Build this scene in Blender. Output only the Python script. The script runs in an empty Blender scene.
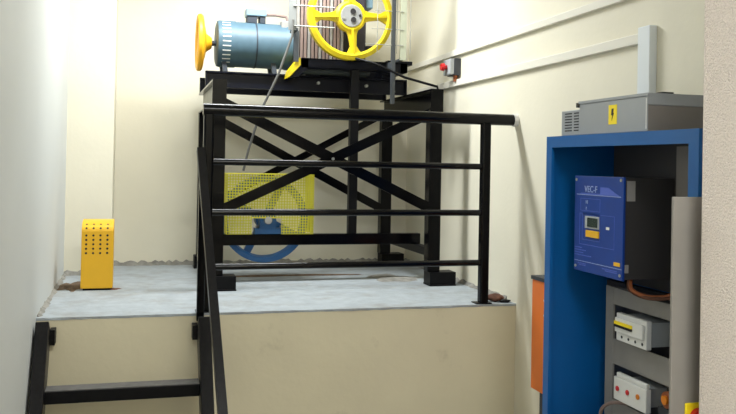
import bpy, bmesh, math, random
from mathutils import Vector, Matrix
random.seed(7)
SC = bpy.context.scene
COL = SC.collection
V = Vector

# ------------------------------------------------------------------ camera
cam_d = bpy.data.cameras.new('camera'); cam = bpy.data.objects.new('camera', cam_d)
COL.objects.link(cam); SC.camera = cam
cam_d.sensor_fit = 'HORIZONTAL'; cam_d.sensor_width = 36.0
cam_d.lens = 819.29 / 736 * 36.0
cam_d.shift_y = (155.62 - 207.0) / 736.0      # the picture is a cropped frame
yaw, pitch, roll = 0.2737, 0.0103, 0.0187
fw = V((math.sin(yaw)*math.cos(pitch), math.cos(yaw)*math.cos(pitch), math.sin(pitch)))
rt = V((math.cos(yaw), -math.sin(yaw), 0)); up = rt.cross(fw)
r2 = math.cos(roll)*rt + math.sin(roll)*up; u2 = -math.sin(roll)*rt + math.cos(roll)*up
M = Matrix((r2, u2, -fw)).transposed().to_4x4(); M.translation = V((0, 0, 0.7448))
cam.matrix_world = M

# ------------------------------------------------------------------ exposure / world
vs = SC.view_settings
vs.view_transform = 'Standard'; vs.look = 'None'; vs.gamma = 1.0; vs.use_curve_mapping = False
vs.exposure = 0.0
w = bpy.data.worlds.new('world'); SC.world = w; w.use_nodes = True
w.node_tree.nodes['Background'].inputs[0].default_value = (0.8, 0.85, 0.9, 1)
w.node_tree.nodes['Background'].inputs[1].default_value = 0.05

# room limits (z = 0 is the top of the raised platform)
XL, XR, YB, YF, ZF, ZC = -0.440, 2.0, 6.02, -1.3, -0.85, 2.75
PF = 4.088       # front edge of the platform

def area(name, loc, sx, sy, power, color, target=None):
    l = bpy.data.lights.new(name, 'AREA'); l.shape = 'RECTANGLE'; l.size = sx; l.size_y = sy
    l.energy = power; l.color = color
    o = bpy.data.objects.new(name, l); COL.objects.link(o); o.location = loc
    if target is not None:
        o.rotation_euler = (V(target)-V(loc)).to_track_quat('-Z', 'Y').to_euler()
    return o
LAMP = (0.70, 4.75, 2.48)
area('tube_light', (LAMP[0], LAMP[1], LAMP[2]-0.10), 1.15, 0.22, 70, (0.95, 0.99, 1.0))
area('fill_light_rear', (0.75, -0.4, 2.60), 1.15, 0.30, 105, (0.95, 0.98, 1.0))  # added fill with no known source, brightens platform front and pier

# ------------------------------------------------------------------ materials
def srgb(r, g, b):
    f = lambda c: (c/255/12.92) if c/255 <= 0.04045 else ((c/255+0.055)/1.055)**2.4
    return (f(r), f(g), f(b), 1)
def mat(name, col, rough=0.5, metal=0.0, noise=0.0, nscale=20.0, bump=0.0, bscale=60.0, coat=0.0, spec=0.5,
        col2=None, mixscale=3.0, mixlo=0.45, mixhi=0.7):
    m = bpy.data.materials.new(name); m.use_nodes = True
    nt = m.node_tree; b = nt.nodes['Principled BSDF']
    b.inputs['Roughness'].default_value = rough; b.inputs['Metallic'].default_value = metal
    b.inputs['Coat Weight'].default_value = coat; b.inputs['Specular IOR Level'].default_value = spec
    tc = nt.nodes.new('ShaderNodeTexCoord')
    last = None
    if noise > 0:
        n = nt.nodes.new('ShaderNodeTexNoise'); n.inputs['Scale'].default_value = nscale
        n.inputs['Detail'].default_value = 5
        nt.links.new(tc.outputs['Object'], n.inputs['Vector'])
        r = nt.nodes.new('ShaderNodeMapRange')
        r.inputs[1].default_value = 0.3; r.inputs[2].default_value = 0.7
        r.inputs[3].default_value = 1-noise; r.inputs[4].default_value = 1+noise*0.5
        nt.links.new(n.outputs['Fac'], r.inputs[0])
        mx = nt.nodes.new('ShaderNodeVectorMath'); mx.operation = 'SCALE'
        mx.inputs[0].default_value = col[:3]
        nt.links.new(r.outputs[0], mx.inputs['Scale'])
        last = mx.outputs[0]
    if col2 is not None:
        n = nt.nodes.new('ShaderNodeTexNoise'); n.inputs['Scale'].default_value = mixscale
        n.inputs['Detail'].default_value = 8; n.inputs['Roughness'].default_value = 0.65
        nt.links.new(tc.outputs['Object'], n.inputs['Vector'])
        r = nt.nodes.new('ShaderNodeMapRange')
        r.inputs[1].default_value = mixlo; r.inputs[2].default_value = mixhi
        nt.links.new(n.outputs['Fac'], r.inputs[0])
        mi = nt.nodes.new('ShaderNodeMix'); mi.data_type = 'RGBA'
        mi.inputs[6].default_value = col; mi.inputs[7].default_value = col2
        if last: nt.links.new(last, mi.inputs[6])
        nt.links.new(r.outputs[0], mi.inputs[0]); last = mi.outputs[2]
    if last: nt.links.new(last, b.inputs['Base Color'])
    else: b.inputs['Base Color'].default_value = col
    if bump > 0:
        n = nt.nodes.new('ShaderNodeTexNoise'); n.inputs['Scale'].default_value = bscale
        n.inputs['Detail'].default_value = 4
        nt.links.new(tc.outputs['Object'], n.inputs['Vector'])
        bp = nt.nodes.new('ShaderNodeBump'); bp.inputs['Strength'].default_value = bump
        bp.inputs['Distance'].default_value = 0.01
        nt.links.new(n.outputs['Fac'], bp.inputs['Height']); nt.links.new(bp.outputs[0], b.inputs['Normal'])
    return m
def emis(name, col, s):
    m = bpy.data.materials.new(name); m.use_nodes = True
    b = m.node_tree.nodes['Principled BSDF']
    b.inputs['Emission Color'].default_value = col; b.inputs['Emission Strength'].default_value = s
    return m
CREAM = mat('cream_wall_paint', srgb(231, 225, 205), 0.62, noise=0.04, nscale=2.5, bump=0.10, bscale=30)
WHITEWALL = mat('cool_white_wall_paint', srgb(203, 206, 204), 0.6, noise=0.03, nscale=2, bump=0.10, bscale=25)
PLINTH = mat('cream_plinth_paint', srgb(220, 211, 182), 0.65, noise=0.05, nscale=3, bump=0.12, bscale=30, col2=srgb(184, 174, 148), mixscale=3.5, mixlo=0.60, mixhi=0.8)
PEBBLE = mat('rough_cream_render', srgb(238, 225, 214), 0.9, noise=0.10, nscale=160, bump=0.9, bscale=190)
CONC = mat('pale_concrete', srgb(164, 171, 176), 0.75, noise=0.14, nscale=14, bump=0.5, bscale=40,
           col2=srgb(140, 138, 134), mixscale=4.5, mixlo=0.50, mixhi=0.78)
CONCFLOOR = mat('floor_screed', srgb(150, 146, 135), 0.8, noise=0.1, nscale=5, bump=0.3, bscale=40)
MORTAR = mat('grey_mortar', srgb(148, 145, 138), 0.95, noise=0.35, nscale=18, bump=1.0, bscale=50)
STAIN = mat('brown_dirt', srgb(112, 92, 72), 0.95, noise=0.4, nscale=30, bump=1.0, bscale=90)
CEIL = mat('white_ceiling', srgb(235, 234, 228), 0.8)
BLACK = mat('black_gloss_paint', srgb(7, 7, 10), 0.16, noise=0.2, nscale=40, spec=0.12)
BLACKD = mat('black_dusty_paint', srgb(12, 12, 15), 0.4, noise=0.3, nscale=25, spec=0.15)
NAVY = mat('navy_black_channel', srgb(11, 14, 26), 0.35, noise=0.2, nscale=25, spec=0.15)
STILE = mat('worn_black_paint', srgb(22, 21, 22), 0.35, noise=0.4, nscale=60, spec=0.2)
PALE = mat('pale_lit_web', srgb(178, 176, 166), 0.7, noise=0.15, nscale=20)  # light on the left beam's web, put into the colour
YEL = mat('yellow_enamel', srgb(226, 200, 22), 0.4, noise=0.06, nscale=15)
YELO = mat('orange_yellow_enamel', srgb(246, 180, 30), 0.45, noise=0.05, nscale=12)
YELB = mat('amber_sheet_metal', srgb(236, 180, 20), 0.42, noise=0.04, nscale=12)
YELM = mat('lemon_perforated_sheet', srgb(198, 190, 44), 0.5)
MOTOR = mat('teal_grey_motor_paint', srgb(72, 98, 112), 0.5, noise=0.08, nscale=20)
MOTORL = mat('pale_motor_paint', srgb(122, 150, 166), 0.4)
MOTORD = mat('dark_motor_gap', srgb(40, 48, 58), 0.6)
STEEL = mat('grey_steel', srgb(170, 170, 168), 0.35, metal=0.6)
HUB = mat('grey_hub_disc', srgb(152, 152, 150), 0.5, noise=0.1)
DARK = mat('dark_bolt', srgb(38, 36, 38), 0.5)
RIBB = mat('brown_rib', srgb(132, 112, 104), 0.6, noise=0.2, nscale=30)
RIBG = mat('grey_rib', srgb(146, 142, 136), 0.6, noise=0.2, nscale=30)
CAST = mat('dark_casting', srgb(42, 38, 46), 0.6, noise=0.2)
GREEN = mat('dark_green_casting', srgb(48, 56, 56), 0.6, noise=0.2)
WIRE = mat('galvanised_wire', srgb(166, 166, 160), 0.45, metal=0.3)
GREYPOST = mat('dull_grey_post', srgb(138, 140, 138), 0.5)
RODM = mat('dull_rod_grey', srgb(104, 104, 102), 0.5)
TREADTOP = mat('scuffed_tread', srgb(92, 90, 88), 0.6, noise=0.3, nscale=30)
RAILM = mat('black_gloss_rail', srgb(7, 7, 11), 0.15, noise=0.2, nscale=40, spec=0.26)
PALEPOST = mat('pale_green_post', srgb(186, 190, 168), 0.6)
DGREY = mat('dark_grey_post', srgb(64, 68, 72), 0.5)
BLUEP = mat('pulley_blue', srgb(16, 84, 138), 0.4, noise=0.1)
CABBLUE = mat('cabinet_blue', srgb(6, 90, 158), 0.38, noise=0.03, nscale=20)
DRIVE = mat('deep_blue_panel', srgb(6, 58, 142), 0.4, noise=0.12, nscale=12)
DRIVESIDE = mat('black_metal_side', srgb(58, 55, 54), 0.55)
GREYM = mat('grey_mounting_plate', srgb(146, 143, 138), 0.5, noise=0.05)
GREYB = mat('grey_box_metal', srgb(158, 162, 166), 0.38, metal=0.15, noise=0.04, nscale=10)
GREYBD = mat('brown_grey_metal', srgb(128, 122, 116), 0.5, noise=0.06, nscale=10)
ENC = mat('warm_grey_enclosure', srgb(140, 135, 129), 0.5, noise=0.03)
INK = mat('black_ink', srgb(18, 18, 20), 0.6)
SLOT = mat('slot_shadow_black', srgb(30, 32, 36), 0.8)
PRINT = mat('pale_blue_print', srgb(150, 168, 214), 0.6)
PRINTD = mat('mid_blue_print', srgb(78, 100, 190), 0.6)
STICK = mat('yellow_sticker', srgb(250, 222, 30), 0.5)
AMBER = mat('amber_key', srgb(232, 178, 36), 0.5)
LCD = mat('green_grey_display', srgb(34, 52, 50), 0.25)
LABELG = mat('grey_label', srgb(150, 146, 142), 0.6)
ORANGE = mat('orange_sheet', srgb(232, 118, 38), 0.42, noise=0.04, nscale=12)
RED = mat('red_plastic', srgb(206, 34, 40), 0.35)
WPLAS = mat('white_plastic', srgb(228, 228, 224), 0.45)
GPLAS = mat('grey_plastic', srgb(168, 172, 174), 0.5)
DPLAS = mat('dark_plastic', srgb(52, 56, 62), 0.5)
TRUNK = mat('trunking_plastic', srgb(230, 226, 213), 0.6)
TRUNKW = mat('white_trunking_plastic', srgb(226, 232, 236), 0.5)
COPPER = mat('copper_winding', srgb(150, 84, 46), 0.5, metal=0.3)
BRASS = mat('orange_terminal', srgb(226, 132, 28), 0.5)
WOOD = mat('brown_scrap', srgb(98, 60, 42), 0.8, noise=0.4, nscale=30)
PLASTER = mat('white_plaster', srgb(226, 224, 220), 0.9, noise=0.2, nscale=40, bump=0.5)
TUBE = emis('lamp_tube', (1, 1, 0.96, 1), 6)
LAMPBODY = mat('lamp_body_white', srgb(235, 235, 232), 0.5)

# ------------------------------------------------------------------ mesh helpers
class MB:
    def __init__(s): s.bm = bmesh.new()
    def box(s, x0, x1, y0, y1, z0, z1):
        r = bmesh.ops.create_cube(s.bm, size=1.0)
        for v in r['verts']:
            v.co = V(((x0+x1)/2+v.co.x*(x1-x0), (y0+y1)/2+v.co.y*(y1-y0), (z0+z1)/2+v.co.z*(z1-z0)))
        return s
    def bar(s, a, b, w, t, side=(0, 1, 0)):
        """rectangular bar from a to b; t thick along side, w across"""
        a, b = V(a), V(b); d = (b-a).normalized(); sd = V(side); sd = (sd - d*sd.dot(d)).normalized(); ww = d.cross(sd)
        vs_ = []
        for p in (a, b):
            for i, j in ((-1, -1), (1, -1), (1, 1), (-1, 1)):
                vs_.append(s.bm.verts.new(p+ww*i*w/2+sd*j*t/2))
        for f in ((0, 1, 2, 3), (7, 6, 5, 4), (0, 4, 5, 1), (1, 5, 6, 2), (2, 6, 7, 3), (3, 7, 4, 0)):
            s.bm.faces.new([vs_[k] for k in f])
        return s
    def cyl(s, a, b, r, r1=None, n=24):
        a, b = V(a), V(b); r1 = r if r1 is None else r1
        q = (b-a).to_track_quat('Z', 'Y').to_matrix().to_4x4(); q.translation = (a+b)/2
        bmesh.ops.create_cone(s.bm, cap_ends=True, segments=n, radius1=r, radius2=r1, depth=(b-a).length, matrix=q)
        return s
    def tube(s, pts, r, n=10):
        """swept round tube through points"""
        pts = [V(p) for p in pts]; rings = []
        ref = V((0.013, 0.017, 1)) if abs((pts[1]-pts[0]).normalized().z) < 0.9 else V((1, 0.01, 0.02))
        for i, p in enumerate(pts):
            d = (pts[min(i+1, len(pts)-1)]-pts[max(i-1, 0)]).normalized()
            x = (ref-d*ref.dot(d)).normalized(); y = d.cross(x); ref = x
            rings.append([s.bm.verts.new(p+(x*math.cos(2*math.pi*k/n)+y*math.sin(2*math.pi*k/n))*r) for k in range(n)])
        for a, b in zip(rings, rings[1:]):
            for k in range(n): s.bm.faces.new((a[k], a[(k+1) % n], b[(k+1) % n], b[k]))
        s.bm.faces.new(rings[0][::-1]); s.bm.faces.new(rings[-1])
        return s
    def prism(s, poly, vec):
        """planar polygon (3D points) extruded by vec"""
        v0 = [s.bm.verts.new(V(p)) for p in poly]; v1 = [s.bm.verts.new(V(p)+V(vec)) for p in poly]
        n = len(poly); s.bm.faces.new(v0[::-1]); s.bm.faces.new(v1)
        for k in range(n): s.bm.faces.new((v0[k], v0[(k+1) % n], v1[(k+1) % n], v1[k]))
        return s
    def lathe(s, prof, c, ax='Y', n=48, closed=True):
        """profile [(r, h)] spun round axis ax through c"""
        c = V(c); rings = []
        for k in range(n):
            t = 2*math.pi*k/n; ring = []
            for r, h in prof:
                u, v = r*math.cos(t), r*math.sin(t)
                ring.append(s.bm.verts.new(c+(V((u, h, v)) if ax == 'Y' else V((h, u, v)) if ax == 'X' else V((u, v, h)))))
            rings.append(ring)
        m = len(prof)
        for k in range(n):
            a, b = rings[k], rings[(k+1) % n]
            for i in range(m if closed else m-1): s.bm.faces.new((a[i], a[(i+1) % m], b[(i+1) % m], b[i]))
        return s
    def rot(s, c, axis, ang):
        bmesh.ops.rotate(s.bm, verts=s.bm.verts, cent=V(c), matrix=Matrix.Rotation(ang, 3, axis)); return s
    def build(s, name, m, parent=None, bevel=0.0, smooth=False, kind=None, origin=None, label=None):
        bm = s.bm
        bmesh.ops.recalc_face_normals(bm, faces=bm.faces)
        org = V(origin) if origin is not None else (ORG[parent] if parent is not None else V((0, 0, 0)))
        bmesh.ops.translate(bm, verts=bm.verts, vec=-org)
        me = bpy.data.meshes.new(name); bm.to_mesh(me); bm.free()
        me.materials.append(m)
        if smooth:
            for p in me.polygons: p.use_smooth = True
            me.set_sharp_from_angle(angle=math.radians(35))
        o = bpy.data.objects.new(name, me); COL.objects.link(o)
        if parent is not None: o.parent = parent
        else: o.location = org
        ORG[o] = org
        if bevel:
            b = o.modifiers.new('bevel', 'BEVEL'); b.width = bevel; b.segments = 2; b.limit_method = 'ANGLE'
        if kind: o['kind'] = kind
        if label: o['label'] = label
        return o
ORG = {}
def thing(name, label, cat, loc, group=None):
    o = bpy.data.objects.new(name, None); COL.objects.link(o); o.location = loc
    o.empty_display_size = 0.05
    o['label'] = label; o['category'] = cat
    if group: o['group'] = group
    ORG[o] = V(loc); return o
def tag(o, label, cat, group=None):
    o['label'] = label; o['category'] = cat
    if group: o['group'] = group
    return o
def text(body, size, pos, xdir, ydir, m, parent, name='lettering', thick=0.0006):
    c = bpy.data.curves.new('t', 'FONT'); c.body = body; c.size = size; c.extrude = thick
    t = bpy.data.objects.new('t', c); COL.objects.link(t)
    dg = bpy.context.evaluated_depsgraph_get(); me = bpy.data.meshes.new_from_object(t.evaluated_get(dg))
    bpy.data.objects.remove(t); x, y = V(xdir).normalized(), V(ydir).normalized(); z = x.cross(y)
    mt = Matrix((x, y, z)).transposed().to_4x4(); mt.translation = V(pos)-ORG[parent]
    me.transform(mt); me.materials.clear(); me.materials.append(m)
    o = bpy.data.objects.new(name, me); COL.objects.link(o); o.parent = parent; ORG[o] = ORG[parent]
    return o

# ------------------------------------------------------------------ the room
T = 0.15
def struct(name, m, *b, bevel=0): return MB().box(*b).build(name, m, kind='structure', bevel=bevel)
struct('floor', CONCFLOOR, XL-T, XR+T, YF-T, YB+T, ZF-T, ZF)
struct('ceiling', CEIL, XL-T, XR+T, YF-T, YB+T, ZC, ZC+T)
struct('wall_left', WHITEWALL, XL-T, XL, YF-T, YB+T, ZF, ZC)
struct('wall_right', CREAM, XR, XR+T, YF-T, YB+T, ZF, ZC)
struct('wall_back', CREAM, XL, XR, YB, YB+T, ZF, ZC)
struct('wall_front', CREAM, XL, XR, YF-T, YF, ZF, ZC)
MB().box(XL, -0.154, 5.55, YB, 0, ZC).build('wall_back_left_column', CREAM, kind='structure')
MB().box(1.499, XR, 0.2, 1.93, ZF, ZC).build('wall_right_pier', PEBBLE, kind='structure', bevel=0.006)
# raised platform: painted block under a concrete slab
MB().box(XL, XR, PF, YB, ZF, -0.010).build('floor_plinth', PLINTH, kind='structure')
sl = MB(); sl.box(XL, XR, PF-0.003, YB, -0.010, 0)
bmesh.ops.subdivide_edges(sl.bm, edges=[e for e in sl.bm.edges if abs((e.verts[0].co-e.verts[1].co).x) > 1], cuts=60)
for v in sl.bm.verts:
    if v.co.y < PF: v.co.y += random.uniform(-0.003, 0.002); v.co.z += random.uniform(-0.003, 0.0) if v.co.z < -0.005 else 0
sl.build('floor_platform', CONC, kind='structure')
def fillet(name, a, b, nrm, h, d, n=40):
    m = MB(); a, b, nrm = V(a), V(b), V(nrm); prev = None
    for i in range(n+1):
        p = a.lerp(b, i/n); hh = h*random.uniform(0.55, 1.3); dd = d*random.uniform(0.6, 1.4)
        q = [m.bm.verts.new(p), m.bm.verts.new(p+V((0, 0, hh))), m.bm.verts.new(p+nrm*0.4*dd+V((0, 0, hh*0.6))), m.bm.verts.new(p+nrm*dd)]
        if prev:
            for k in range(4): m.bm.faces.new((prev[k], prev[(k+1) % 4], q[(k+1) % 4], q[k]))
        else: m.bm.faces.new(q)
        prev = q
    m.bm.faces.new(prev[::-1]); m.build(name, MORTAR, kind='structure')
fillet('baseboard_back', (-0.154, YB, 0), (XR, YB, 0), (0, -1, 0), 0.028, 0.03, 90)
fillet('baseboard_column', (XL, 5.55, 0), (-0.154, 5.55, 0), (0, -1, 0), 0.03, 0.03, 14)
fillet('baseboard_left', (XL, PF+0.03, 0), (XL, 5.55, 0), (1, 0, 0), 0.016, 0.02, 40)
fillet('baseboard_right', (XR, 4.2, 0), (XR, YB, 0), (-1, 0, 0), 0.022, 0.022, 50)

# ceiling lamps: one above the machine, one added as unseen fill
for i, (lx, ly, lz) in enumerate(((LAMP[0], LAMP[1], LAMP[2]), (0.75, -0.4, 2.70))):
    t = thing('fluorescent_or_fill_lamp', ['white batten lamp with a single tube above the yellow wheel',
              'added unseen fill lamp with a single tube well in front of the ladder'][i], 'lamp', (lx, ly, lz))
    MB().box(lx-0.6, lx+0.6, ly-0.03, ly+0.03, lz, ZC).build('batten', LAMPBODY, t)
    MB().cyl((lx-0.57, ly, lz-0.03), (lx+0.57, ly, lz-0.03), 0.013).build('tube', TUBE, t)
    for s in (-1, 1): MB().box(lx+s*0.585-0.012, lx+s*0.585+0.012, ly-0.02, ly+0.02, lz-0.05, lz).build('end_cap', LAMPBODY, t)

# ------------------------------------------------------------------ cable trunking on the right wall
def trunk(lbl, *b, m=TRUNK):
    return tag(MB().box(*b).build('cable_trunking', m, bevel=0.003, origin=(b[1], (b[2]+b[3])/2, b[4])), lbl, 'trunking')
trunk('upper cream cable trunking running level along the right wall', 1.976, XR, 1.95, 5.98, 1.462, 1.50)
trunk('lower cream cable trunking on the right wall, meeting the upright piece', 1.976, XR, 2.94, 5.98, 1.262, 1.305)
trunk('short upright white trunking dropping to the grey box', 1.965, XR, 2.855, 2.937, 0.9, 1.325, m=TRUNKW)

# emergency stop box
t = thing('emergency_stop_box', 'small grey and black switch box with red button on the right wall', 'switch', (1.99, 5.00, 1.37))
MB().box(1.925, 1.955, 4.94, 5.06, 1.335, 1.435).build('cover', GPLAS, t, bevel=0.004)
MB().box(1.955, XR, 4.935, 5.065, 1.33, 1.44).build('back_box', DPLAS, t, bevel=0.003)
MB().cyl((1.925, 5.00, 1.385), (1.905, 5.00, 1.385), 0.013).cyl((1.905, 5.00, 1.385), (1.885, 5.00, 1.385), 0.026, 0.022).build('red_button', RED, t, smooth=True, label='red mushroom button')
MB().cyl((1.975, 4.97, 1.335), (1.975, 4.97, 1.29), 0.014, n=12).build('cable_gland', COPPER, t)

# ------------------------------------------------------------------ machine frame
fr = thing('machine_frame', 'black welded steel frame with crossed braces standing on the platform', 'steel frame', (1.11, 5.32, 0))
FX = (0.444, 1.775); FY = (4.81, 5.84)
for x in FX:
    for y in FY:
        h = 1.077
        MB().box(x-0.04, x+0.04, y-0.04, y+0.04, 0.085, h).build('post', BLACK, fr, bevel=0.004)
for x in FX:
    for y in FY:
        dx = 0.03 if x < 1 else 0.055
        f = MB().box(x-0.088+dx, x+0.088+dx, y-0.062, y+0.062, 0.0, 0.010); f.box(x-0.085+dx, x+0.085+dx, y-0.06, y+0.06, 0.010, 0.085)
        f.build('foot', BLACKD, fr, bevel=0.003)
for k, x in enumerate(FX):
    s = -1 if k == 0 else 1
    b = MB().box(x-0.006, x+0.006, 4.77, 5.88, 1.077, 1.217)
    for z in (1.077, 1.207): b.box(x-0.04, x+0.04, 4.77, 5.88, z, z+0.01)
    b.box(x-0.041, x+0.041, 4.762, 4.772, 1.076, 1.218)
    o = b.build('side_beam', BLACK, fr)
    if k == 0: MB().box(x-0.010, x-0.006, 4.80, 5.86, 1.088, 1.206).build('lit_web_face', PALE, o, label='light painted pale on the left beam web')  # thin pale plate paints the light falling on the black web
for y in (5.30, 5.78):
    b = MB().box(0.404, 1.755, y+0.03, y+0.04, 1.218, 1.322)
    for z in (1.218, 1.312): b.box(0.404, 1.755, y, y+0.04, z, z+0.01)
    b.box(0.404, 0.412, y, y+0.04, 1.218, 1.322).box(1.747, 1.755, y, y+0.04, 1.218, 1.322)
    b.build('cross_beam', NAVY, fr)
for x in FX: MB().box(x-0.03, x+0.03, 4.81, 5.84, 0.178, 0.228).build('low_side_rail', BLACKD, fr, bevel=0.003)
MB().box(0.46, 1.79, 5.07, 5.13, 0.229, 0.298).build('low_cross_bar', BLACK, fr, bevel=0.004)
MB().box(1.305, 1.360, 5.08, 5.13, 0.298, 1.345).build('hanger_bar', BLACKD, fr, bevel=0.003)
for (y, x0, z0, x1, z1, w_) in ((4.765, 0.43, 1.10, 1.79, 0.455, 0.062), (4.835, 1.79, 1.085, 0.43, 0.44, 0.06),
                                (5.80, 0.43, 1.09, 1.79, 0.39, 0.06), (5.87, 1.79, 1.135, 0.43, 0.40, 0.05)):
    o = MB().bar((x0, y, z0), (x1, y, z1), w_, 0.01).build('brace', BLACK, fr)
    cx, cz = 1.10, z0+(z1-z0)*(1.10-x0)/(x1-x0)
    MB().cyl((cx+0.02, y-0.005, cz-0.01), (cx+0.02, y-0.014, cz-0.01), 0.009, n=6).build('bolt', STEEL, o)
for x, z in ((1.14, 1.275), (1.47, 1.27), (1.66, 1.24)):
    MB().cyl((x, 5.299, z), (x, 5.332, z), 0.011, n=6).build('bolt', WIRE, fr)

# ------------------------------------------------------------------ hoisting machine
hm = thing('hoist_machine', 'dark geared hoist machine with ribbed block and big yellow wheel', 'lift machine', (1.3, 5.3, 1.323))
b = MB()
for y in (5.10, 5.60):
    b.box(0.985, 1.69, y, y+0.012, 1.348, 1.408).box(0.985, 1.69, y, y+0.05, 1.398, 1.41).box(0.985, 1.69, y, y+0.05, 1.346, 1.356)
b.box(1.64, 1.69, 5.10, 5.65, 1.346, 1.41).box(0.985, 1.03, 5.10, 5.65, 1.346, 1.41)
for x in (1.10, 1.62): b.box(x-0.05, x+0.05, 5.29, 5.65, 1.323, 1.346)
b.box(1.56, 1.73, 5.12, 5.28, 1.40, 1.425)
b.build('bedplate', NAVY, hm, bevel=0.002)
MB().box(0.99, 1.455, 5.16, 5.28, 1.325, 1.398).build('sump', GREEN, hm, bevel=0.01)
MB().prism(((0.973, 5.085, 1.412), (0.977, 5.085, 1.362), (0.905, 5.085, 1.284), (0.912, 5.085, 1.33)), (0, 0.18, 0)).build('sloping_end_plate', YEL, hm, label='yellow sloping end plate')
MB().prism(((0.98, 5.10, 1.36), (1.03, 5.10, 1.35), (0.965, 5.10, 1.29), (0.915, 5.10, 1.285)), (0, 0.14, 0)).build('end_bracket', NAVY, hm)
# casting behind the wheel
MB().box(0.99, 1.462, 5.30, 5.62, 1.41, 1.95).build('gear_casing', CAST, hm, bevel=0.02)
for i in range(13):
    x = 0.975+i*0.0245
    MB().box(x, x+0.018, 5.235, 5.31, 1.42+0.0, 1.94).build('rib', RIBB if i % 3 else RIBG, hm, bevel=0.002)
MB().cyl((1.284, 5.02, 1.682), (1.284, 5.31, 1.682), 0.05).build('wheel_shaft', STEEL, hm, smooth=True)
# yellow spoked wheel
C0 = V((1.284, 5.05, 1.682)); R = 0.278
wh = MB()
prof = [(R, -0.020), (R, 0.030), (R-0.016, 0.030), (R-0.020, 0.006), (R-0.039, -0.002), (R-0.042, -0.022), (R-0.026, -0.028)]
wh.lathe(prof, C0, 'Y', 72)
wh.lathe([(0.0, -0.03), (0.085, -0.03), (0.10, -0.015), (0.10, 0.03), (0.0, 0.03)], C0, 'Y', 40, closed=False)
for ang in (2, 96, 184, 276):
    a = math.radians(ang); d = V((math.cos(a), 0, math.sin(a))); p = V((-math.sin(a), 0, math.cos(a)))
    def P(r, s, y): return C0+d*r+p*s+V((0, y, 0))
    wh.prism((P(0.075, 0.045, -0.016), P(0.12, 0.028, -0.016), (P(0.19, 0.020, -0.016)), P(0.235, 0.045, -0.016),
              P(0.235, -0.045, -0.016), P(0.19, -0.020, -0.016), P(0.12, -0.028, -0.016), P(0.075, -0.045, -0.016)), (0, 0.022, 0))
    wh.prism((P(0.085, 0.008, -0.034), P(0.235, 0.006, -0.026), P(0.235, -0.006, -0.026), P(0.085, -0.008, -0.034)), (0, 0.02, 0))
o = wh.build('spoked_wheel', YEL, hm, smooth=True, label='large yellow wheel with four spokes')
MB().cyl(C0+V((0, -0.034, 0)), C0+V((0, -0.028, 0)), 0.071, n=36).build('hub_disc', HUB, o, bevel=0.002)
for dx, dz, r in ((0.008, 0.028, 0.018), (0.012, -0.026, 0.018)):
    MB().cyl(C0+V((dx, -0.040, dz)), C0+V((dx, -0.034, dz)), r, n=16).build('hub_bolt', DARK, o)
for dx, dz, m_ in ((-0.052, -0.016, WIRE), (0.055, 0.004, DARK)):
    MB().cyl(C0+V((dx, -0.040, dz)), C0+V((dx, -0.034, dz)), 0.009, n=12).build('hub_screw', m_, o)
MB().box(1.27, 1.35, 5.06, 5.13, 1.41, 1.432).cyl((1.29, 5.09, 1.43), (1.29, 5.09, 1.445), 0.012, n=6).build('front_lug', NAVY, hm)
MB().box(1.462, 1.56, 5.30, 5.42, 1.52, 1.54).build('side_lug', CAST, hm, bevel=0.003)
MB().box(1.44, 1.52, 5.35, 5.5, 1.80, 1.95).build('brake_coil', MOTORL, hm, bevel=0.01)

# ------------------------------------------------------------------ motor
MY, MZ, MR = 5.42, 1.514, 0.148
mo = thing('electric_motor', 'teal grey drum motor with a yellow handwheel on its shaft end', 'motor', (0.75, MY, 1.323))
MB().lathe([(0, 0.59), (MR, 0.59), (MR, 0.92), (MR+0.004, 0.93), (MR+0.004, 0.96), (0, 0.96)], (0, MY, MZ), 'X', 56, closed=False).build('motor_body', MOTOR, mo, smooth=True)
MB().lathe([(0, 0.96), (0.125, 0.96), (0.125, 0.968), (0.09, 0.974), (0, 0.974)], (0, MY, MZ), 'X', 40, closed=False).build('drive_flange', MOTORD, mo, smooth=True)
MB().lathe([(MR+0.001, 0.722), (MR+0.003, 0.722), (MR+0.003, 0.731), (MR+0.001, 0.731)], (0, MY, MZ), 'X', 56).build('seam_band', MOTORD, mo, smooth=True)
cw = MB().lathe([(0, 0.474), (0.13, 0.474), (0.147, 0.480), (0.152, 0.495), (0.152, 0.597), (0, 0.597)], (0, MY, MZ), 'X', 56, closed=False).build('fan_cowl', MOTOR, mo, smooth=True)
sl_ = MB()
for i in range(11):
    a = math.radians(180+(-57+i*11.4)); c = V((0.532, MY+0.1515*math.cos(a), MZ+0.1515*math.sin(a)))
    d = V((0, math.cos(a), math.sin(a))); sl_.bar(c-V((0.026, 0, 0)), c+V((0.026, 0, 0)), 0.007, 0.004, side=d)
sl_.build('vent_slots', WPLAS, cw, label='pale vent slots')
tb = MB().box(0.664, 0.796, MY-0.06, MY+0.06, 1.702, 1.752).build('terminal_box', MOTORL, mo, bevel=0.006)
MB().box(0.672, 0.735, MY-0.05, MY+0.05, 1.657, 1.701).box(0.755, 0.79, MY-0.05, MY+0.05, 1.657, 1.701).build('terminal_box_base', MOTORD, tb)
MB().tube([(0.796, MY-0.02, 1.717), (0.86, MY-0.02, 1.721), (0.93, MY-0.03, 1.712), (0.94, MY-0.04, 1.677)], 0.009).build('supply_cable', RIBB, mo, smooth=True)
MB().box(0.89, 0.965, MY-0.09, MY-0.02, 1.617, 1.677).build('brake_block', GREYM, mo, bevel=0.006)
for x in (0.52, 0.84):
    for s in (-1, 1): MB().bar((x, MY+s*0.07, 1.402), (x+0.012, MY+s*0.08, 1.323), 0.03, 0.03).build('motor_foot', MOTORD, mo)
MB().cyl((0.38, MY, MZ), (0.48, MY, MZ), 0.018).build('shaft', MOTORD, mo, smooth=True)
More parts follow.
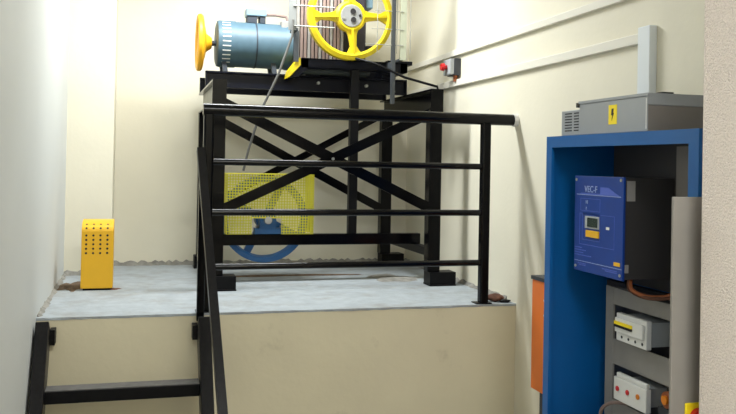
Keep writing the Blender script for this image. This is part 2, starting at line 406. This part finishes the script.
hw = MB()
hw.lathe([(0.174, -0.020), (0.184, -0.014), (0.186, 0.004), (0.176, 0.016), (0.150, 0.022), (0.145, 0.008), (0.148, -0.012)], (0.372, MY, MZ), 'X', 56)
hw.lathe([(0.0, -0.012), (0.150, -0.006), (0.150, 0.014), (0.10, 0.032), (0.06, 0.04), (0.035, 0.075), (0, 0.075)], (0.372, MY, MZ), 'X', 48, closed=False)
hw.build('handwheel', YELO, mo, smooth=True, label='yellow handwheel seen edge on')

# ------------------------------------------------------------------ wire guard round the wheel
wg = thing('wheel_guard', 'thin grey posts with wires fencing the yellow wheel', 'guard', (1.2, 4.95, 1.345))
CY = 4.965
MB().box(0.872, 0.918, CY-0.006, CY+0.006, 1.56, 2.10).build('guard_post', GREYPOST, wg)
MB().box(0.905, 0.935, CY+0.006, 5.10, 1.56, 1.575).box(0.93, 0.96, 5.075, 5.10, 1.38, 1.575).build('guard_bracket', DGREY, wg)
MB().box(1.535, 1.559, CY-0.012, CY+0.012, 1.13, 2.10).build('guard_post', DGREY, wg)
MB().box(1.592, 1.632, CY-0.008, CY+0.008, 1.41, 2.10).build('guard_post', PALEPOST, wg)
MB().box(1.54, 1.555, CY+0.012, 5.10, 1.36, 1.40).build('guard_bracket', DGREY, wg)
MB().box(1.602, 1.622, CY+0.008, 5.11, 1.411, 1.425).build('guard_bracket', DGREY, wg)
for z, xa, xb, r in ((1.585, 0.90, 1.16, 0.0045), (1.71, 0.90, 1.16, 0.0045), (1.50, 1.36, 1.61, 0.0025), (1.60, 1.40, 1.61, 0.0025), (1.715, 1.42, 1.61, 0.0025), (1.84, 0.90, 1.61, 0.004), (1.97, 0.90, 1.61, 0.004)):
    MB().tube([(xa, CY-0.009, z), (xb, CY-0.009, z+0.002)], r, 8).build('guard_wire', WIRE, wg, smooth=True)
for x in (1.44, 1.57, 1.66): MB().tube([(x, CY-0.002, 1.45), (x, CY-0.002, 2.05)], 0.0025, 6).build('guard_wire', WIRE, wg)

tag(MB().tube([(0.897, CY-0.02, 1.62), (0.893, CY-0.02, 1.52), (0.86, CY-0.02, 1.42), (0.815, CY-0.01, 1.285), (0.715, CY+0.02, 1.055), (0.65, 5.02, 0.82), (0.625, 5.05, 0.69)], 0.0075, 10)
    .build('bent_rod', RODM, smooth=True, origin=(0.625, 5.05, 0.69)), 'thin grey bent rod slanting down from the guard to the yellow mesh', 'rod')
tag(MB().tube([(1.30, 5.06, 1.425), (1.33, 5.02, 1.41), (1.40, 4.95, 1.385), (1.48, 4.93, 1.352), (1.60, 4.88, 1.292), (1.70, 4.84, 1.262), (1.79, 4.80, 1.235), (1.79, 4.80, 1.222)], 0.008)
    .build('black_cable', BLACKD, smooth=True, origin=(1.79, 4.80, 1.222)), 'black cable drooping from the bedplate to the right beam end', 'cable')

# ------------------------------------------------------------------ blue pulley
pu = thing('deflector_pulley', 'blue spoked pulley wheel with bearing block on the low bar', 'pulley', (0.785, 5.1, 0.299))
PC = V((0.785, 5.23, 0.383)); PR = 0.275
wl = MB().lathe([(PR, -0.045), (PR-0.02, -0.02), (PR-0.02, 0.02), (PR, 0.045), (PR-0.032, 0.045), (PR-0.042, 0.01), (PR-0.042, -0.01), (PR-0.032, -0.045)], PC, 'Y', 64)
wl.cyl(PC+V((0, -0.05, 0)), PC+V((0, 0.05, 0)), 0.06)
for k in range(4):
    a = math.radians(243+90*k); d = V((math.cos(a), 0, math.sin(a)))
    wl.bar(PC+d*0.05, PC+d*(PR-0.03), 0.045, 0.03)
wl.build('spoked_pulley', BLUEP, pu, smooth=True)
MB().cyl((0.785, 5.04, 0.385), PC+V((0, 0.06, 0)), 0.022).build('axle', STEEL, pu, smooth=True)
bb = MB().box(0.705, 0.893, 5.07, 5.13, 0.299, 0.335).box(0.735, 0.84, 5.072, 5.128, 0.335, 0.385)
bb.cyl((0.785, 5.066, 0.385), (0.785, 5.134, 0.385), 0.052)
bb.build('bearing_block', BLUEP, pu, smooth=True, label='blue bearing block')
MB().cyl((0.785, 5.05, 0.387), (0.785, 5.066, 0.387), 0.028, n=20).build('bearing_cap', MOTOR, pu)
for x in (0.722, 0.876): MB().cyl((x, 5.10, 0.335), (x, 5.10, 0.35), 0.011, n=6).build('bolt', STEEL, pu)

# ------------------------------------------------------------------ yellow perforated guard
def perforated(o3, ux, uy, nx, ny, pitch, hole, skip=lambda i, j: False):
    m = MB(); o3, ux, uy = V(o3), V(ux), V(uy); e = (pitch-hole)/2; vc = {}
    def vv(a, b_):
        k = (round(a, 5), round(b_, 5))
        if k not in vc: vc[k] = m.bm.verts.new(o3+ux*a+uy*b_)
        return vc[k]
    for i in range(nx):
        for j in range(ny):
            if skip(i, j): continue
            x, y = i*pitch, j*pitch; X = (x, x+e, x+pitch-e, x+pitch); Y = (y, y+e, y+pitch-e, y+pitch)
            for p in range(3):
                for q in range(3):
                    if p == 1 and q == 1: continue
                    m.bm.faces.new((vv(X[p], Y[q]), vv(X[p+1], Y[q]), vv(X[p+1], Y[q+1]), vv(X[p], Y[q+1])))
    return m
def solid(o, t):
    s = o.modifiers.new('thickness', 'SOLIDIFY'); s.thickness = t; s.offset = 0; return o
mg = thing('mesh_guard', 'lemon yellow perforated sheet guard over the blue pulley', 'guard', (0.815, 5.1, 0.299))
pitch = 0.0169
solid(perforated((0.529, 5.05, 0.299), (1, 0, 0), (0, 0, 1), 32, 22, pitch, 0.0104, lambda i, j: 9 <= i <= 19 and j < 6).build('front_sheet', YELM, mg), 0.002)
solid(perforated((0.529, 5.052, 0.6705), (1, 0, 0), (0, 1, 0), 32, 17, pitch, 0.0104).build('top_sheet', YELM, mg), 0.002)
for x in (0.529, 1.07):
    solid(perforated((x, 5.052, 0.299), (0, 1, 0), (0, 0, 1), 17, 22, pitch, 0.0104).build('side_sheet', YELM, mg), 0.002)
MB().box(0.681, 0.867, 5.043, 5.048, 0.398, 0.404).box(0.675, 0.681, 5.043, 5.048, 0.299, 0.404).build('opening_lip', YELM, mg)

# ------------------------------------------------------------------ guard rail
gr = thing('guard_rail', 'black tubular guard rail with four bars along the platform edge', 'railing', (1.08, 4.105, 0))
GY = 4.112
MB().tube([(0.305, GY, 1.0), (1.992, GY, 1.0)], 0.031, 20).build('top_rail', RAILM, gr, smooth=True)
for z in (0.742, 0.492, 0.222):
    MB().tube([(0.33, GY, z), (1.80, GY, z)], 0.0165, 16).build('rail', RAILM, gr, smooth=True)
for x in (0.334, 1.816):
    o = MB().box(x-0.025, x+0.025, GY-0.025, GY+0.025, 0.004, 0.985).build('post', BLACK, gr, bevel=0.010)
    MB().box(x-0.045, x+0.045, GY-0.02, GY+0.05, 0.0, 0.006).build('base_plate', BLACKD, o)
MB().cyl((1.975, GY, 1.0), (XR, GY, 1.0), 0.035, n=14).build('wall_socket', PLASTER, gr, label='white plaster patch holding the rail end')

# ------------------------------------------------------------------ ladder
la = thing('access_ladder', 'black steel ladder leaning on the platform with one side handrail', 'ladder', (-0.06, 3.5, ZF))
SLP = 0.68
def lad(z, off=0.0): return 4.05+z*SLP+off
for x in (-0.402, 0.322):
    MB().bar((x, lad(-0.03), -0.03), (x+0.006, lad(ZF+0.02), ZF+0.02), 0.12, 0.058, side=(1, 0, 0)).build('stile', STILE, la, bevel=0.004)
    s = 1 if x < 0 else -1
    MB().box(x+s*0.04-0.012, x+s*0.04+0.012, PF-0.07, PF-0.001, -0.115, -0.045).build('fixing_bracket', BLACKD, la)
for z in (-0.275, -0.56):
    y = lad(z)
    o = MB().box(-0.372, 0.294, y-0.045, y+0.045, z-0.055, z).build('tread', BLACKD, la, bevel=0.003)
    MB().box(-0.370, 0.292, y-0.043, y+0.043, z, z+0.004).build('tread_top', TREADTOP, o, label='scuffed grey top of the tread')
MB().box(0.288, 0.324, PF-0.055, PF-0.015, -0.03, 0.80).build('handrail_post', BLACK, la, bevel=0.004)
MB().bar((0.292, 4.03, 0.80), (0.350, 3.30, -0.30), 0.04, 0.038, side=(1, 0, 0)).bar((0.350, 3.30, -0.30), (0.355, 3.10, -0.60), 0.04, 0.038, side=(1, 0, 0)).bar((0.355, 3.10, -0.60), (0.325, 3.55, -0.70), 0.04, 0.03, side=(1, 0, 0)).build('handrail', STILE, la)

# ------------------------------------------------------------------ yellow louvred box
yb = thing('yellow_cover_box', 'small amber yellow box with punched holes standing on the platform', 'cover', (-0.21, 4.95, 0))
prof = [(4.885, 0.012), (4.885, 0.335)]
for k in range(1, 7):
    a = math.radians(90*k/6*0.72); prof.append((4.885+0.115*(1-math.cos(a))*1.25, 0.335+0.062*math.sin(a)))
prof += [(5.03, 0.395), (5.03, 0.012)]
MB().prism([(-0.297, y, z) for y, z in prof], (0.173, 0, 0)).build('cover', YELB, yb, bevel=0.003)
h = MB()
for x in (-0.271, -0.233, -0.195, -0.157):
    for z in (0.312, 0.287, 0.262, 0.237, 0.212): h.cyl((x, 4.8845, z), (x, 4.887, z), 0.0065, n=8)
    for k in (1.6, 3.2):
        i = int(k)+1; (ya, za), (yb_, zb_) = prof[i], prof[i+1]; d = V((0, yb_-ya, zb_-za)).normalized(); nn = V((0, -d.z, d.y))
        c = V((x, (ya+yb_)/2, (za+zb_)/2)); h.cyl(c+nn*0.0005, c-nn*0.003, 0.0065, n=8)
h.build('vent_holes', SLOT, yb, kind=None, label='dark punched holes')
MB().box(-0.285, -0.135, 4.90, 4.92, 0, 0.012).box(-0.285, -0.135, 4.99, 5.01, 0, 0.012).build('foot_strip', BLACKD, yb)

# ------------------------------------------------------------------ blue cabinet
CX, CN, CFY, CT = 1.66, 2.150, 3.126, 0.874
cb = thing('control_cabinet', 'tall open-fronted blue control cabinet against the right wall', 'cabinet', (1.82, 2.64, ZF))
k = MB()
k.box(CX, 1.99, CFY-0.012, CFY, ZF+0.05, CT).box(CX, 1.99, CN, CN+0.012, ZF+0.05, CT)
k.box(CX, 1.99, CN+0.012, CFY-0.012, CT-0.012, CT).box(1.975, 1.99, CN+0.012, CFY-0.012, ZF+0.05, CT-0.012)
k.box(CX, 1.99, CN+0.012, CFY-0.012, ZF+0.05, ZF+0.065)
k.box(CX, CX+0.012, CFY-0.045, CFY-0.012, ZF+0.1, CT-0.046).box(CX, CX+0.012, CN+0.012, CN+0.05, ZF+0.1, CT-0.046)
k.box(CX, CX+0.012, CN+0.012, CFY-0.012, CT-0.046, CT-0.012).box(CX, CX+0.012, CN+0.012, CFY-0.012, ZF+0.065, ZF+0.1)
k.build('cabinet_body', CABBLUE, cb)
MB().box(CX+0.02, 1.98, CN+0.02, CFY-0.02, ZF, ZF+0.05).build('plinth', BLACKD, cb)
MB().box(1.945, 1.974, CN+0.013, CFY-0.06, 0.28, CT-0.02).build('back_panel', DRIVESIDE, cb)
MB().box(1.90, 1.94, 2.50, 2.585, 0.30, 0.83).box(1.90, 1.94, 2.255, 2.29, 0.30, 0.83).build('mounting_rail', GREYBD, cb, label='grey upright rail')
mp = MB()
PX = 1.875
for z0, z1 in ((0.195, 0.262), (-0.045, 0.055), (-0.30, -0.19), (-0.80, -0.56)): mp.box(PX, PX+0.006, CN+0.02, 2.995, z0, z1)
mp.box(PX-0.001, PX+0.007, 2.94, 2.996, -0.801, 0.263).box(PX-0.001, PX+0.007, CN+0.019, 2.3, -0.801, 0.263)
mp.build('mounting_plate', GREYM, cb)
MB().box(1.945, 1.974, CN+0.013, CFY-0.02, -0.80, 0.27).build('lower_back_panel', DRIVESIDE, cb)
MB().box(PX+0.02, 1.944, CN+0.02, 2.60, 0.07, 0.175).build('cable_duct', GREYM, cb, bevel=0.003)
MB().box(CX-0.012, CX, CN+0.004, CN+0.03, 0.55, 0.66).build('latch', STICK, cb, label='yellow latch tag')
MB().box(CX-0.022, CX-0.012, CN+0.006, CN+0.028, 0.555, 0.60).build('latch_handle', INK, cb)

# drive unit with blue face
DX = 1.72
dr = thing('inverter_drive', 'deep blue fronted drive unit with small display inside the cabinet', 'inverter', (1.83, 2.84, 0.33))
MB().box(DX+0.01, 1.944, 2.655, 2.985, 0.335, 0.712).build('housing', DRIVESIDE, dr, bevel=0.002)
fp = MB().box(DX, DX+0.01, 2.645, 2.992, 0.332, 0.714).build('front_panel', DRIVE, dr, bevel=0.002, label='deep blue front panel')
lx, ld = (0, -1, 0), (0, 0, 1)      # reading direction seen from the room
def onp(y, z): return (DX-0.0012, y, z)
text('VEC-F', 0.036, onp(2.915, 0.650), lx, ld, PRINT, fp, 'heading')
MB().prism((onp(2.955, 0.640), onp(2.66, 0.640), onp(2.69, 0.650), onp(2.745, 0.672), onp(2.80, 0.672), onp(2.80, 0.646), onp(2.94, 0.646)), (0.001, 0, 0)).build('swoosh', PRINTD, fp)
MB().box(DX-0.0012, DX, 2.66, 2.975, 0.638, 0.641).build('rule', PRINT, fp)
def frame_rect(y0, y1, z0, z1, t=0.0018, m=PRINTD, name='printed_frame'):
    q = MB().box(DX-0.001, DX, y0, y1, z0, z0+t).box(DX-0.001, DX, y0, y1, z1-t, z1).box(DX-0.001, DX, y0, y0+t, z0, z1).box(DX-0.001, DX, y1-t, y1, z0, z1)
    return q.build(name, m, fp)
frame_rect(2.80, 2.945, 0.575, 0.625); frame_rect(2.70, 2.95, 0.44, 0.565); frame_rect(2.80, 2.93, 0.46, 0.565)
text('H\nz', 0.022, onp(2.905, 0.603), lx, ld, PRINT, fp, 'unit_mark')
MB().box(DX-0.004, DX, 2.805, 2.905, 0.508, 0.556).build('display_bezel', GPLAS, fp)
MB().box(DX-0.006, DX-0.004, 2.812, 2.885, 0.514, 0.550).build('display', LCD, fp)
MB().box(DX-0.006, DX, 2.805, 2.895, 0.474, 0.500).build('amber_key', AMBER, fp)
MB().box(DX-0.002, DX, 2.735, 2.755, 0.512, 0.522).build('small_label', WPLAS, fp)
MB().box(DX-0.002, DX, 2.66, 2.70, 0.382, 0.396).build('small_yellow_label', AMBER, fp)
for z, y0, y1 in ((0.425, 2.93, 2.985), (0.415, 2.90, 2.985), (0.405, 2.92, 2.985), (0.395, 2.86, 2.985), (0.362, 2.90, 2.96), (0.356, 2.90, 2.95), (0.354, 2.68, 2.76), (0.360, 2.68, 2.78)):
    MB().box(DX-0.001, DX, y0, y1, z, z+0.003).build('printed_line', PRINTD, fp)
MB().box(DX-0.001, DX, 2.65, 2.985, 0.372, 0.374).build('rule', PRINT, fp)
for y, z in ((2.978, 0.698), (2.66, 0.702), (2.976, 0.350), (2.66, 0.350)):
    MB().cyl((DX-0.003, y, z), (DX, y, z), 0.006, n=12).build('screw', WIRE, fp)
MB().box(DX+0.02, DX+0.055, 2.652, 2.655, 0.625, 0.70).build('rating_label', LABELG, dr, label='grey rating label')
MB().box(DX+0.015, DX+0.03, 2.651, 2.655, 0.36, 0.39).build('side_tag', LABELG, dr)

# breakers and terminals in the cabinet
br = thing('circuit_breaker', 'white breaker block with a yellow strip in the cabinet, upper recess', 'breaker', (1.85, 2.75, 0.07))
MB().box(1.833, 1.857, 2.655, 2.855, 0.070, 0.178).box(1.822, 1.833, 2.665, 2.85, 0.105, 0.162).build('body', WPLAS, br, bevel=0.004)
MB().box(1.860, 1.944, 2.66, 2.85, 0.08, 0.17).build('rear_block', GPLAS, br)
MB().box(1.816, 1.822, 2.73, 2.845, 0.136, 0.148).build('yellow_strip', STICK, br)
MB().box(1.815, 1.822, 2.73, 2.845, 0.126, 0.135).build('toggle', INK, br)
for i in range(4): MB().cyl((1.832, 2.68+i*0.045, 0.088), (1.834, 2.68+i*0.045, 0.088), 0.006, n=8).build('screw', DPLAS, br)
sb = thing('terminal_block', 'white block with a row of red dots in the cabinet, lower recess', 'terminal block', (1.85, 2.76, -0.165))
MB().box(1.833, 1.857, 2.652, 2.868, -0.165, -0.075).box(1.84, 1.857, 2.66, 2.86, -0.075, -0.058).build('body', WPLAS, sb, bevel=0.004)
MB().box(1.860, 1.944, 2.68, 2.85, -0.15, -0.08).build('rear_block', GPLAS, sb)
for i in range(3): MB().cyl((1.829, 2.838-i*0.068, -0.118+i*0.002), (1.833, 2.838-i*0.068, -0.118+i*0.002), 0.010, n=14).build('indicator', (RED, RED, BRASS)[i], sb)
rl = thing('relay_coil', 'small copper and orange relay beside the red dotted block', 'relay', (1.9, 2.53, -0.17))
MB().cyl((1.86, 2.57, -0.09), (1.94, 2.57, -0.09), 0.03).build('coil', COPPER, rl, smooth=True)
MB().box(1.862, 1.944, 2.52, 2.62, -0.178, -0.125).build('base', DPLAS, rl)
MB().cyl((1.85, 2.57, -0.09), (1.861, 2.57, -0.09), 0.016).build('core', BRASS, rl)
def wires(name, lbl, seeds, m, r=0.006):
    for i, pts in enumerate(seeds):
        tag(MB().tube(pts, r, 8).build(name, m[i % len(m)], smooth=True, origin=pts[0]), lbl[i], 'wire')
def sm(pts, n=6):
    P_ = [V(p) for p in pts]; out = []
    for i in range(len(P_)-1):
        p0, p1, p2, p3 = P_[max(i-1, 0)], P_[i], P_[i+1], P_[min(i+2, len(P_)-1)]
        for k in range(n):
            t_ = k/n; out.append(0.5*((2*p1)+(p2-p0)*t_+(2*p0-5*p1+4*p2-p3)*t_*t_+(3*p1-p0-3*p2+p3)*t_**3))
    return out+[P_[-1]]
wires('control_wire', ['dark brown wire looping out under the blue drive unit', 'black wire sagging below the drive towards the grey rail', 'copper coloured wire curling below the drive corner', 'grey wire lying along the top of the mounting plate', 'pale pink wire at the foot of the lower recess'],
      [sm([(1.80, 2.72, 0.335), (1.79, 2.70, 0.29), (1.80, 2.60, 0.275), (1.86, 2.52, 0.29), (1.93, 2.48, 0.33)]),
       sm([(1.84, 2.80, 0.335), (1.82, 2.75, 0.285), (1.83, 2.60, 0.272), (1.87, 2.42, 0.275), (1.93, 2.35, 0.30)]),
       sm([(1.78, 2.68, 0.335), (1.77, 2.66, 0.30), (1.80, 2.62, 0.280), (1.84, 2.56, 0.285), (1.88, 2.54, 0.31), (1.93, 2.56, 0.33)]),
       sm([(1.86, 2.88, 0.272), (1.85, 2.70, 0.271), (1.86, 2.45, 0.274), (1.87, 2.32, 0.272)]),
       sm([(1.82, 2.93, -0.30), (1.80, 2.90, -0.22), (1.82, 2.86, -0.18), (1.86, 2.80, -0.17)])],
      [WOOD, BLACKD, COPPER, DRIVESIDE, RIBB], 0.007)

# grey box on top of the cabinet
gb = thing('resistor_box', 'grey metal box with yellow warning label on top of the blue cabinet', 'box', (1.78, 2.7, CT))
BX = 1.682
MB().box(BX, 1.948, 2.452, 2.902, CT+0.001, 0.998).build('box_body', GREYB, gb, bevel=0.003)
MB().box(BX-0.003, 1.951, 2.446, 2.905, 0.998, 1.008).box(BX-0.002, 1.950, 2.447, 2.452, 0.968, 0.999).build('lid', GREYB, gb)
MB().box(1.755, 1.80, 2.47, 2.50, 1.008, 1.016).build('lid_catch', DARK, gb)
MB().box(BX-0.006, BX+0.012, 2.905, 2.918, 0.985, 1.003).build('hinge', DARK, gb)
vb = MB().box(BX+0.004, 1.90, 2.903, 3.050, CT+0.001, 0.978).build('vented_end', GREYB, gb, bevel=0.003)
MB().box(BX+0.004, 1.944, 2.4505, 2.4520, CT+0.006, 0.966).build('shaded_end_panel', GREYBD, gb, label='brownish grey end panel, shade painted in')  # near end looks darker: shade put into the panel colour
for j in range(7):
    z = 0.893+j*0.0115
    for y0, y1 in ((2.912, 2.948), (2.965, 3.02)):
        MB().box(BX+0.0028, BX+0.0045, y0, y1, z, z+0.0045).build('vent_slot', SLOT, vb)
MB().box(BX-0.0012, BX, 2.636, 2.690, 0.908, 0.980).build('warning_label', STICK, gb, label='yellow label with black bolt')
MB().prism([(BX-0.0022, 2.664+a, 0.944+c) for a, c in ((0.004, 0.022), (-0.008, 0.022), (-0.004, 0.006), (-0.010, 0.006), (0.004, -0.022), (0.0, -0.002), (0.008, -0.002))], (0.001, 0, 0)).build('bolt_symbol', INK, gb)
MB().prism([(BX-0.0001, 2.454+0.0, 0.0+CT+0.01), (BX-0.0001, 2.458, CT+0.01), (BX-0.0001, 2.458, 0.99), (BX-0.0001, 2.454, 0.99)], (-0.0008, 0, 0)).build('corner_fold', WPLAS, gb)

# orange box behind the cabinet
ob = thing('orange_switch_box', 'narrow orange metal box on the right wall behind the blue cabinet', 'box', (1.93, 3.4, -0.32))
MB().box(1.85, 1.999, 3.22, 3.606, -0.320, 0.205).build('body', ORANGE, ob, bevel=0.003)
MB().box(1.845, 1.999, 3.215, 3.611, 0.205, 0.222).build('top_edge', DPLAS, ob)
MB().cyl((1.846, 3.475, 0.12), (1.85, 3.475, 0.12), 0.006, n=10).cyl((1.846, 3.475, 0.05), (1.85, 3.475, 0.05), 0.006, n=10).build('screws', WPLAS, ob)
MB().box(1.865, 1.999, 3.25, 3.55, -0.47, -0.321).build('lower_entry_box', DPLAS, ob, bevel=0.01, label='black cable entry under the orange box')

# grey enclosure with isolator, in front
en = thing('isolator_enclosure', 'plain grey enclosure with red and yellow isolator beside the rough pier', 'enclosure', (1.6, 2.06, ZF))
MB().box(1.575, 1.655, 2.012, 2.13, ZF, 0.655).build('enclosure_body', ENC, en, bevel=0.003)
MB().box(1.463, 1.655, 2.000, 2.010, ZF+0.03, 0.668).build('enclosure_door', ENC, en, bevel=0.002)
o = MB().box(1.507, 1.581, 1.992, 2.000, 0.010, 0.084).build('isolator_plate', STICK, en, bevel=0.008, label='yellow isolator plate')
MB().cyl((1.547, 1.992, 0.042), (1.547, 1.973, 0.042), 0.028).box(1.54, 1.554, 1.965, 1.976, 0.016, 0.068).build('isolator_knob', RED, o, label='red knob')

# ------------------------------------------------------------------ scraps on the platform
def lump(name, c, r, sc, m, lbl, cat, n=2):
    b = MB(); bmesh.ops.create_icosphere(b.bm, subdivisions=n, radius=r)
    for v in b.bm.verts:
        v.co *= random.uniform(0.8, 1.15); v.co = V((v.co.x*sc[0], v.co.y*sc[1], v.co.z*sc[2]))+V(c)
        v.co.z = max(v.co.z, 0.001)
    return tag(b.build(name, m, origin=(c[0], c[1], 0)), lbl, cat)
lump('scrap_wood', (1.915, 4.17, 0.022), 0.05, (1.1, 0.8, 0.45), WOOD, 'brown scrap lump by the foot of the right rail post', 'scrap')
lump('mortar_crumb', (1.955, 4.13, 0.008), 0.03, (1.2, 0.7, 0.35), BLACKD, 'dark crumb between the brown scrap and the wall', 'scrap')
def patch(name, c, rx, ry, m, lbl, cat, h=0.004):
    n = 40; ph = [random.uniform(0, 6.28) for _ in range(6)]; b = MB(); top = []; bot = []
    cc = b.bm.verts.new((c[0], c[1], h*1.5))
    for k in range(n):
        t_ = 2*math.pi*k/n; r = 1+0.22*math.sin(2*t_+ph[0])+0.16*math.sin(3*t_+ph[1])+0.12*math.sin(5*t_+ph[2])+0.08*math.sin(9*t_+ph[3])
        x, y = c[0]+rx*r*math.cos(t_), c[1]+ry*r*math.sin(t_)
        bot.append(b.bm.verts.new((x, y, 0.0))); top.append(b.bm.verts.new((c[0]+(x-c[0])*0.8, c[1]+(y-c[1])*0.8, h*random.uniform(0.6, 1.6))))
    for k in range(n):
        b.bm.faces.new((bot[k], bot[(k+1) % n], top[(k+1) % n], top[k])); b.bm.faces.new((top[k], top[(k+1) % n], cc))
    b.bm.faces.new(bot[::-1])
    return tag(b.build(name, m, origin=(c[0], c[1], 0)), lbl, cat)
patch('mortar_heap', (1.62, 5.12), 0.17, 0.14, MORTAR, 'flat grey mortar spread beside the right front foot of the machine frame', 'mortar', 0.008)
patch('dirt_patch', (-0.36, 5.06), 0.06, 0.20, STAIN, 'flat brown dirt patch between the yellow box and the left wall', 'dirt')
patch('dirt_crumbs', (-0.14, 4.93), 0.055, 0.035, WOOD, 'small dark crumbs at the right foot of the yellow box', 'dirt', 0.003)
patch('dust_streak', (0.95, 5.35), 0.42, 0.05, STAIN, 'long flat brown dust streak on the platform under the blue pulley', 'dirt', 0.003)
